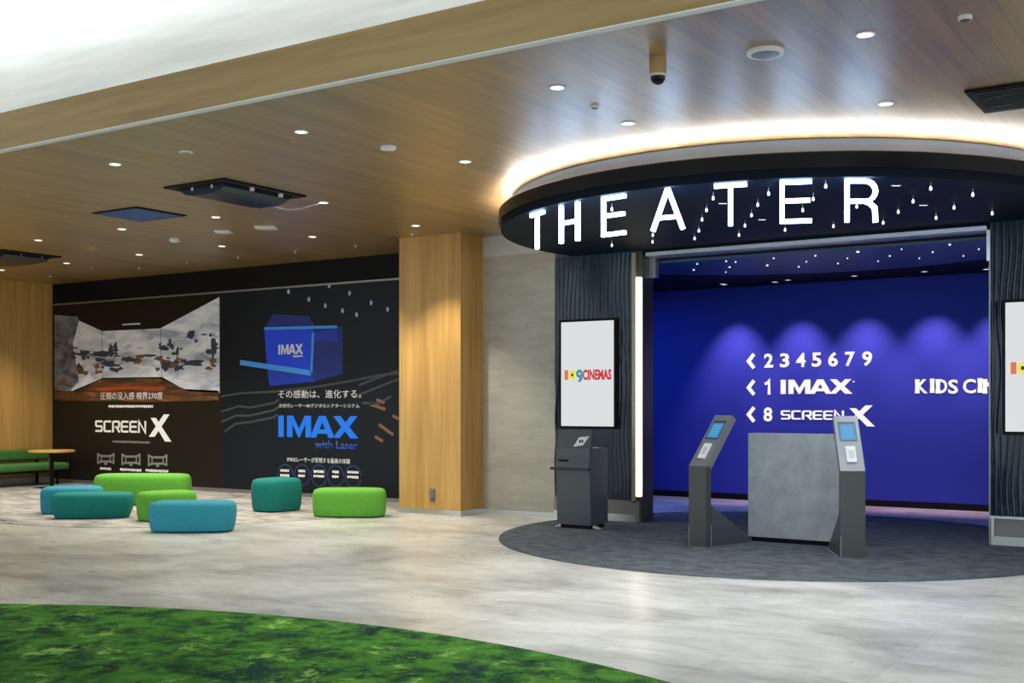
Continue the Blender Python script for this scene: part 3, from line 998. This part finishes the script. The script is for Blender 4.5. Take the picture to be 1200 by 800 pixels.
b = shapes(cluster([(220, 510, 60, 20, 5), (560, 500, 70, 16, 4), (450, 590, 14, 45, 5), (255, 610, 50, 16, 3), (1100, 420, 14, 40, 3), (690, 620, 30, 10, 2)]), 0.0032, 0.3)
b = ribbon([(wl(*c1(x, y), POST_Y).x, wl(*c1(x, y), POST_Y).z) for x, y in ((480, 345), (600, 338))], 0.03, FP, D, D + 0.0005, b)
obj('snow_flashes', b, M['pale_print'], p1)
def X1(px, py): return wl(px, py, POST_Y)
a, e = X1(118.5, 469), X1(191.5, 461)
obj('headline', text('圧倒の没入感 視界270度', FP, a.x, e.x, X1(150, 468).z, X1(150, 459.3).z, D + 0.001, D + 0.002, 0.0), M['white_print'], p1)
a, e = X1(112.5, 507), X1(201, 507)
b = screenx(scaled(FP, a.x, X1(140, 506.5).z, (e.x - a.x) / 6.8, 0.215), D + 0.001, D + 0.002, None, 0.17)
obj('logo_lettering', b, M['white_print'], p1)
a, e = X1(128, 478), X1(180, 474)
b = bars(FP, a.x, e.x, X1(150, 477.6).z, X1(150, 474.5).z, D + 0.001, D + 0.002, 3)
obj('small_print', b, M['white_print'], p1)
for (u0, u1, y0, y1, sd) in ((118, 131, 547.2, 550.4, 5), (141.5, 167, 548.3, 551.5, 6), (171.5, 199, 549.3, 552.6, 8)):
    obj('caption', bars(FP, X1(u0, y0).x, X1(u1, y0).x, X1(u0, y1).z, X1(u0, y0).z, D + 0.001, D + 0.002, sd), M['white_print'], p1)
b = bars(FP, X1(133, 518).x, X1(177, 518).x, X1(150, 519).z, X1(150, 516.4).z, D + 0.001, D + 0.002, 9)
for (u0, u1, y0, y1) in ((115.5, 134, 532, 543.5), (144, 164.5, 532.5, 545), (175, 196, 533.5, 546)):
    um = (u0 + u1) / 2
    for s in (0.0, 1.0):
        q = [(u0, y0), (u0 + 4, y0 + 2.2), (u1 - 4, y0 + 2.2), (u1, y0), (u1, y1 - 1.5), (u1 - 4, y1 - 3), (u0 + 4, y1 - 3), (u0, y1 - 1.5)]
    pts = [(X1(x, y).x, X1(x, y).z) for x, y in q]
    b = ribbon(pts, 0.04, FP, D + 0.001, D + 0.002, b, closed=True)
    for s in (u0 + 4, u1 - 4):
        b = ribbon([(X1(s, y0 + 2).x, X1(s, y0 + 2).z), (X1(s, y1 - 3).x, X1(s, y1 - 3).z)], 0.03, FP, D + 0.001, D + 0.0018, b)
    b = poly_px([(um - 2.2, y1 - 3), (um + 2.2, y1 - 3), (um + 1.4, y1 + 1), (um - 1.4, y1 + 1)], FP, D + 0.0022, b)
obj('seating_icons', b, M['grey_print'], p1)

p2 = thing('cinema_poster', 'right dark wall poster showing blue cube above blue IMAX lettering', 'poster', (0, 0, 0))
obj('film', box(xm, xr, POST_Y - DP, POST_Y - 0.001, 0.062, 3.354), M['film_navy'], p2)
b = poly_px([c3(330, 262), c3(560, 275), c3(600, 340), c3(275, 352)], FP, D)
b = poly_px([c3(585, 345), c3(775, 340), c3(778, 640), c3(600, 690), c3(575, 640)], FP, D, b)
obj('cube_shade', b, M['deep_blue_print'], p2)
b = poly_px([c3(290, 590), c3(575, 642), c3(600, 692), c3(310, 720)], FP, D + 0.0004)
b = poly_px([c3(590, 380), c3(740, 350), c3(745, 440), c3(590, 430)], FP, D + 0.0006, b)
obj('cube_side', b, M['mid_blue_print'], p2)
obj('cube_front', poly_px([c3(275, 352), c3(588, 347), c3(577, 640), c3(292, 592)], FP, D + 0.0008), M['bright_blue_print'], p2)
b = None
for (q0, q1, wd) in (((275, 354), (740, 343), 0.045), ((120, 570), (575, 638), 0.085), ((588, 380), (575, 640), 0.05)):
    b = ribbon([(wl(*c3(*q), POST_Y).x, wl(*c3(*q), POST_Y).z) for q in (q0, q1)], wd, FP, D + 0.001, D + 0.0016, b)
obj('neon_edges', b, M['neon_print'], p2)
b = None
for i, (x, y) in enumerate([(430, 118), (560, 168), (665, 208), (775, 240), (865, 265), (820, 128), (690, 80), (958, 190), (1063, 232)]):
    b = poly_px([c3(x + (11 if k % 2 == 0 else 7) * math.cos(2 * math.pi * k / 10), y + (20 if k % 2 == 0 else 12) * math.sin(2 * math.pi * k / 10)) for k in range(10)], FP, D + 0.001, b)
obj('ceiling_spots', b, M['spot_print'], p2)
b = None
rows = [[(0, 130), (120, 110), (330, 100), (560, 75), (800, 35), (1000, -5), (1110, -15)], [(0, 225), (110, 190), (180, 200), (330, 170), (360, 150)], [(0, 290), (90, 250), (180, 250), (330, 215), (360, 195)],
        [(20, 350), (90, 300), (180, 290), (330, 260), (350, 240)], [(860, 120), (960, 80), (1060, 40), (1110, 20)], [(880, 170), (980, 175), (1060, 130)], [(860, 60), (960, 20), (1100, -30)]]
for i, r_ in enumerate(rows):
    b = ribbon([(wl(*c4(*q), POST_Y).x, wl(*c4(*q), POST_Y).z) for q in r_], 0.035, FP, D, D + 0.0004 + 0.00004 * i, b)
obj('seat_rows', b, M['dim_print'], p2)
b = None
for i, (q0, q1) in enumerate((((930, 178), (1025, 210)), ((970, 150), (1020, 170)), ((1070, 250), (1110, 270)), ((985, 305), (1075, 370)), ((960, 380), (1010, 410)))):
    b = ribbon([(wl(*c4(*q), POST_Y).x, wl(*c4(*q), POST_Y).z) for q in (q0, q1)], 0.05, FP, D, D + 0.0006 + 0.00004 * i, b)
obj('aisle_lights', b, M['brown_print'], p2)
a, e = X1(327, 466), X1(424, 466)
obj('headline', text('その感動は、進化する。', FP, a.x, e.x, X1(370, 466.3).z, X1(370, 456.8).z, D + 0.002, D + 0.003, 0.0), M['white_print'], p2)
a, e = X1(327.5, 477), X1(422, 477)
obj('small_print', text('次世代レーザー4Kデジタルシアターシステム', FP, a.x, e.x, X1(370, 477.6).z, X1(370, 472.8).z, D + 0.002, D + 0.003, 0.0), M['white_print'], p2)
a, e = X1(337.5, 540), X1(411, 540)
obj('small_print', text('IMAXレーザーが実現する最高の体験', FP, a.x, e.x, X1(370, 542).z, X1(370, 536).z, D + 0.002, D + 0.003, 0.0), M['white_print'], p2)
for i, (px, w_) in enumerate(((334.5, 5), (354.5, 4), (374.5, 6), (394, 3.8), (414.5, 6.5))):
    y = 551.5 + i * 0.5
    b = bars(FP, X1(px - w_, y).x, X1(px + w_, y).x, X1(px, y + 1.5).z, X1(px, y - 1.8).z, D + 0.002, D + 0.003, 20 + i, None, 0.15)
    b = bars(FP, X1(px - w_ * 1.05, y).x, X1(px + w_ * 1.05, y).x, X1(px, y + 7).z, X1(px, y + 3.8).z, D + 0.002, D + 0.003, 30 + i, b, 0.15)
    obj('caption', b, M['white_print'], p2)
a, e = X1(327, 413), X1(356, 413)
b = imax(scaled(FP, a.x, X1(340, 415).z, (e.x - a.x) / 3.75, 0.16), D + 0.002, D + 0.003)
b = bars(FP, X1(344, 417).x, X1(355.5, 417).x, X1(350, 418.4).z, X1(350, 416.2).z, D + 0.002, D + 0.003, 44, b)
obj('cube_lettering', b, M['white_print'], p2)
a, e = X1(327, 512), X1(421, 512)
obj('blue_lettering', imax(scaled(FP, a.x, X1(370, 512.5).z, (e.x - a.x) / 3.75, X1(370, 487).z - X1(370, 512.5).z), D + 0.002, D + 0.003), M['blue_print'], p2)
b = text('with Laser', FP, X1(370, 520).x, X1(420, 520).x, X1(400, 526).z, X1(400, 516.5).z, D + 0.002, D + 0.003, 0.015)
obj('laser_lettering', b, M['laser_print'], p2)
b = None
for i, px in enumerate((335, 354.5, 374.5, 394, 414.5)):
    p = X1(px, 556 + i * 0.5)
    b = ribbon(arc(p.x, p.z, 0.165, 0.165, 0, 348, 28), 0.022, FP, D + 0.0005, D + 0.001 + 0.00005 * i, b)
obj('ring_marks', b, M['ring_print'], p2)

# ================================================================== COLUMN SOCKET
t = thing('wall_socket', 'small grey socket low on the timber column', 'socket', (wl(507, 581, PILY).x, PILY, wl(507, 581, PILY).z))
obj('plate', box(-0.045, 0.045, -0.012, 0, -0.075, 0.10, bevel=0.004), M['steel_dark'], t)
obj('cover', box(-0.03, 0.03, -0.022, -0.012, -0.02, 0.07, bevel=0.003), M['plinth'], t)

# ================================================================== BENCH AND TABLE
bn = thing('lounge_bench', 'long green bench with backrest along the left timber wall', 'bench', (SIDE_X + 0.06, 10.0, 0))
def cushion(x0, x1, y0, y1, z0, z1, r):
    b = box(x0, x1, y0, y1, z0, z1)
    bmesh.ops.bevel(b, geom=list(b.edges), offset=r, segments=4, profile=0.6, affect='EDGES')
    return b
obj('seat', cushion(0.10, 0.75, 0.0, 3.4, 0.27, 0.40, 0.05), M['bench'], bn, smooth=True)
obj('backrest', cushion(0.0, 0.16, 0.0, 3.4, 0.44, 0.64, 0.05), M['bench'], bn, smooth=True)
obj('seat_frame', box(0.08, 0.72, 0.05, 3.36, 0.235, 0.27), M['black'], bn)
for y in (0.3, 1.7, 3.2):
    obj('back_post', box(0.02, 0.06, y - 0.02, y + 0.02, 0.0, 0.46), M['black'], bn)
    obj('leg', box(0.64, 0.68, y - 0.02, y + 0.02, 0.0, 0.235), M['black'], bn)
q = hz(60.5, 571.5, 0)
tb = thing('pedestal_table', 'small round wood-topped table on black post beside the green bench', 'table', (q.x, q.y, 0))
obj('tabletop', lathe([(0.0, 0.63), (0.375, 0.63), (0.39, 0.638), (0.39, 0.662), (0.385, 0.668), (0.0, 0.668)], (0, 0), 40, closed=False), M['table_wood'] if 'table_wood' in M else M['wall_wood'], tb, smooth=True)
obj('post', cyl((0, 0), 0.035, 0.035, 0.015, 0.63, 20), M['black'], tb, smooth=True)
obj('base', cyl((0, 0), 0.22, 0.20, 0.0, 0.015, 32), M['black'], tb)


# ================================================================== POUFS
def pouf(label, px, py_base, L, Wd, H, rz, mat, taper=0.93, push=None):
    """soft rounded block; (px, py_base) is where the middle of its near lower edge meets the floor"""
    near = hz(px, py_base, 0)
    fwd = Vector((-SP, CP, 0))
    push = Wd / 2 if push is None else push
    c_ = near + fwd * push
    t = thing('pouf', label, 'pouf', (c_.x, c_.y, 0.006), rz)
    prof = [(0.84 * taper, 0.02), (0.95 * taper, 0.035), (taper, 0.12), (0.5 * (1 + taper), 0.30), (0.995, 0.52), (1.0, 0.70), (0.985, 0.82), (0.95, 0.905), (0.88, 0.965), (0.76, 0.995), (0.5, 1.015), (0.25, 1.022)]
    b = bmesh.new()
    n = 56
    rings = []
    for s, z in prof:
        ring = []
        for k_ in range(n):
            a = 2 * math.pi * k_ / n
            ca, sa = math.cos(a), math.sin(a)
            e_ = 2 / 3.6
            x = math.copysign(abs(ca) ** e_, ca)
            y = math.copysign(abs(sa) ** e_, sa)
            # keep edge rounding the same depth on long and short sides
            inset = (1 - s) * Wd / 2
            ring.append(b.verts.new(((L / 2 - inset) * x, (Wd / 2 - inset) * y, z * H)))
        rings.append(ring)
    for A, B in zip(rings, rings[1:]):
        for k_ in range(n):
            b.faces.new((A[k_], A[(k_ + 1) % n], B[(k_ + 1) % n], B[k_]))
    b.faces.new(rings[-1])
    b.faces.new(rings[0][::-1])
    obj('cushion', b, mat, t, smooth=True)
    z = 0.02 * H + 0.004
    pts = [((L / 2 - 0.1) * math.copysign(abs(math.cos(2 * math.pi * k_ / 32)) ** 0.56, math.cos(2 * math.pi * k_ / 32)), (Wd / 2 - 0.1) * math.copysign(abs(math.sin(2 * math.pi * k_ / 32)) ** 0.56, math.sin(2 * math.pi * k_ / 32))) for k_ in range(32)]
    obj('base', prism(pts, lambda u, v, d: (u, v, d), 0.0, z), M['black'], t)
    return t

pouf('blue pouf half hidden behind the low teal pouf at far left', 76, 603, 0.80, 0.55, 0.355, PSI + R(10), M['bluef'], 0.97, 0.27)
pouf('low teal pouf in front of the half hidden blue pouf', 100, 609, 1.02, 0.52, 0.325, PSI + R(6), M['teal'], 0.84)
pouf('long lime green pouf at the back below the SCREENX poster', 160.5, 593, 1.39, 0.55, 0.445, PSI, M['greenf'], 0.97)
pouf('lime green pouf half hidden behind the blue pouf in front', 187, 612, 0.72, 0.50, 0.365, PSI + R(35), M['greenf'], 0.95, 0.30)
pouf('blue pouf nearest the viewer, in front of the lime poufs', 218.5, 625, 0.99, 0.54, 0.345, PSI + R(3), M['bluef'], 0.92)
pouf('tall teal pouf standing alone left of the right-hand lime pouf', 319, 601, 0.66, 0.52, 0.45, PSI + R(55), M['teal'], 0.95, 0.30)
pouf('lime green pouf between the tall teal pouf and the timber column', 406.5, 607, 0.96, 0.50, 0.365, PSI, M['greenf'], 0.97)

# ================================================================== CEILING FITTINGS
def downlight_proto(label, group, lens, color, power, size=95):
    t = thing('downlight', label, 'downlight', group=group)
    obj('trim_ring', lathe([(0.062, 0.0), (0.062, -0.006), (0.048, -0.008), (0.046, 0.0)], (0, 0), 24), M['white'], t)
    obj('lens', cyl((0, 0), 0.047, 0.047, -0.005, 0.0, 24), lens, t)
    light('downlight_lamp', 'SPOT', (0, 0, -0.03), (0, 0, 0), power, color, t, spot_size=R(size), spot_blend=0.6, shadow_soft_size=0.04)
    return t

def scatter(proto_, pts):
    for i, (px, py) in enumerate(pts):
        o = proto_ if i == 0 else copy_tree(proto_)
        p = hz(px, py, CEIL)
        o.location = (p.x, p.y, CEIL)

WARM, COOL = (1.0, 0.91, 0.76), (1.0, 0.97, 0.93)
scatter(downlight_proto('round recessed downlight in timber ceiling in the row beside the beam, left half', 'downlights beside the timber beam', M['lens'], WARM, P_DOWN), [(135, 192), (353, 154), (545, 189)])
scatter(downlight_proto('round recessed downlight in the pale lit ceiling above the canopy front', 'downlights in front of the canopy', M['lensw'], COOL, P_DOWN * 1.25), [(653, 102), (736, 144), (1014, 40), (1038, 121)])
scatter(downlight_proto('round recessed downlight in timber ceiling over the pouf lounge', 'downlights over the lounge', M['lens'], WARM, P_DOWN), [(45, 281), (143, 268), (253, 254), (379, 237)])
scatter(downlight_proto('round recessed downlight in timber ceiling close to the poster wall', 'downlights along the poster wall', M['lens'], WARM, P_DOWN * 2.0, 110), [(2, 316), (78, 308), (163, 298), (260, 288), (366, 277)])
scatter(downlight_proto('round recessed downlight just in front of the timber column', None, M['lens'], WARM, P_DOWN * 1.7, 92), [(487, 264)])

def disc_fitting(name, label, cat, px, py, r, h, mat, ring=None, group=None):
    p = hz(px, py, CEIL)
    t = thing(name, label, cat, (p.x, p.y, CEIL), 0, group)
    obj('rim', lathe([(r * 0.72, 0), (r, 0), (r, -h * 0.45), (r * 0.93, -h * 0.8), (r * 0.72, -h * 0.8)], (0, 0), 32), mat, t, smooth=True)
    obj('cover', lathe([(0, 0), (r * 0.74, 0), (r * 0.74, -h * 0.85), (r * 0.5, -h), (0, -h)], (0, 0), 32, closed=False), ring or mat, t, smooth=True)
    return t

disc_fitting('ceiling_speaker', 'large round white ceiling disc above the canopy front', 'speaker', 897, 60, 0.122, 0.03, M['white'], M['head'])
disc_fitting('smoke_detector', 'small white detector on ceiling near the top right corner', 'detector', 1131, 19, 0.04, 0.03, M['white'], M['slate'])
disc_fitting('smoke_detector', 'tiny pale detector on ceiling between two downlights above the T', 'detector', 697, 124, 0.035, 0.025, M['white'], M['slate'])
disc_fitting('smoke_detector', 'flat white round detector on ceiling right of centre of the lounge', 'detector', 455, 172, 0.07, 0.03, M['white'])
disc_fitting('smoke_detector', 'square-looking white detector on ceiling right of the blue panel', 'detector', 205, 280, 0.075, 0.05, M['white'])
disc_fitting('smoke_detector', 'flat pale detector on ceiling above the black ceiling unit', 'detector', 218, 178, 0.06, 0.015, M['white'], M['ceil_wood'])
disc_fitting('smoke_detector', 'faint brown detector on ceiling right of the leftmost beam downlight', 'detector', 170, 185, 0.05, 0.015, M['beam_wood'])
disc_fitting('smoke_detector', 'faint brown detector on ceiling just below the beam downlight', 'detector', 345, 165, 0.035, 0.015, M['beam_wood'])
disc_fitting('smoke_detector', 'faint brown detector on ceiling at far left', 'detector', 31, 228, 0.05, 0.015, M['beam_wood'])
disc_fitting('smoke_detector', 'faint pale detector on ceiling left of the blue panel lamp', 'detector', 107, 290, 0.07, 0.015, M['beam_wood'])
for px, py, w, lab in ((262, 271, 0.10, 'short white ceiling plate below the black unit'), (312, 266, 0.135, 'long white ceiling plate right of the short one')):
    p = hz(px, py, CEIL)
    t = thing('ceiling_plate', lab, 'ceiling plate', (p.x, p.y, CEIL), PSI)
    obj('plate', box(-w, w, -0.10, 0.10, -0.022, 0.0, bevel=0.004), M['white'], t)
    obj('grille', box(-w * 0.8, w * 0.8, -0.075, 0.075, -0.026, -0.022), M['band'], t)
sp = thing('sprinkler', 'tiny sprinkler head on timber ceiling near the poster wall', 'sprinkler', group='sprinklers near the poster wall')
obj('rosette', cyl((0, 0), 0.035, 0.03, -0.012, 0.0, 16), M['steel'], sp)
obj('nozzle', cyl((0, 0), 0.008, 0.02, -0.04, -0.012, 12), M['steel'], sp)
scatter(sp, [(59, 323), (219, 307), (279, 301), (346, 294), (163, 313), (417, 287), (107, 312), (483, 273)])

# dome camera
p = hz(771, 67, CEIL)
t = thing('security_camera', 'brown cylindrical security camera hanging from ceiling beside the beam', 'camera', (p.x, p.y, CEIL))
obj('body', lathe([(0.0, 0.0), (0.052, 0.0), (0.056, -0.02), (0.056, -0.115), (0.0, -0.115)], (0, 0), 28, closed=False), M['beam_wood'], t, smooth=True)
obj('collar', cyl((0, 0), 0.052, 0.058, -0.128, -0.115, 28), M['band'], t)
obj('dome', lathe([(0.050, -0.128), (0.046, -0.150), (0.034, -0.168), (0.016, -0.178), (0.0, -0.18)], (0, 0), 28, closed=False), M['black_gloss'], t, smooth=True)


def ceiling_unit(label, x0, x1, y0, y1):
    t = thing('ceiling_unit', label, 'ceiling unit', ((x0 + x1) / 2, (y0 + y1) / 2, CEIL))
    w, l = (x1 - x0) / 2, (y1 - y0) / 2
    b = None
    for q in ((-w, w, -l, -l + 0.10), (-w, w, l - 0.10, l), (-w, -w + 0.10, -l + 0.10, l - 0.10), (w - 0.10, w, -l + 0.10, l - 0.10)):
        b = box(q[0], q[1], q[2], q[3], -0.018, 0.0, b)
    obj('frame', b, M['black'], t)
    obj('recess', box(-w + 0.1, w - 0.1, -l + 0.1, l - 0.1, -0.006, 0.0), M['black'], t)
    m = 0.13
    prof = [(-w + m, 0), (-w + m, -0.05), (-w + m + 0.06, -0.085), (-w * 0.3, -0.105), (w * 0.3, -0.105), (w - m - 0.06, -0.085), (w - m, -0.05), (w - m, 0)]
    obj('body', prism(prof, lambda u, v, d: (u, d, v), -l + m, l - m), M['unit_navy'], t)
    for sx, sy in ((-0.35, -0.75), (0.3, -0.75), (0.8, -0.2), (0.8, 0.5), (-0.82, 0.1), (0.1, 0.78)):
        obj('lamp', cyl((sx * w, sy * l), 0.026, 0.026, -0.115 if abs(sx) < 0.75 and abs(sy) < 0.72 else -0.05, -0.015, 14), M['white'], t)
    return t

M['unit_navy'] = pbsdf('navy_unit_metal', (0.012, 0.022, 0.045), 0.3, 0.2)
u1 = ceiling_unit('black square ceiling unit with small lamps and loose cable over the lounge', -9.66, -8.76, 8.08, 9.27)
cab = [hz(px, py, z) - u1.location for px, py, z in ((314, 239.5, 3.70), (328, 243.5, 3.69), (340, 245.5, 3.685), (352, 244.5, 3.69), (362, 241.5, 3.70), (374, 238.5, 3.75))]
obj('cable', tube(cab, 0.009, 8), M['band'], u1, smooth=True)
ceiling_unit('black square ceiling unit cut by the left frame edge', -17.1, -15.55, 10.05, 11.05)
t = thing('ceiling_panel', 'flat blue square panel set in timber ceiling left of the black unit', 'ceiling panel', (-11.28, 9.08, CEIL))
b = box(-0.40, 0.40, -0.37, 0.37, -0.012, 0.0)
obj('frame', b, M['black'], t)
obj('mesh', box(-0.36, 0.36, -0.33, 0.33, -0.016, -0.012), M['bluepanel'], t)
t = thing('ceiling_vent', 'long black ceiling vent cut by the right frame edge', 'vent', (-1.83, 8.75, CEIL))
b = box(0, 1.3, 0, 0.72, -0.02, 0.0)
obj('frame', b, M['black'], t)
b = None
for i in range(9):
    y = 0.06 + i * 0.07
    b = box(0.05, 1.25, y, y + 0.02, -0.03, -0.02, b)
obj('louvre', b, M['slate_dark'], t)
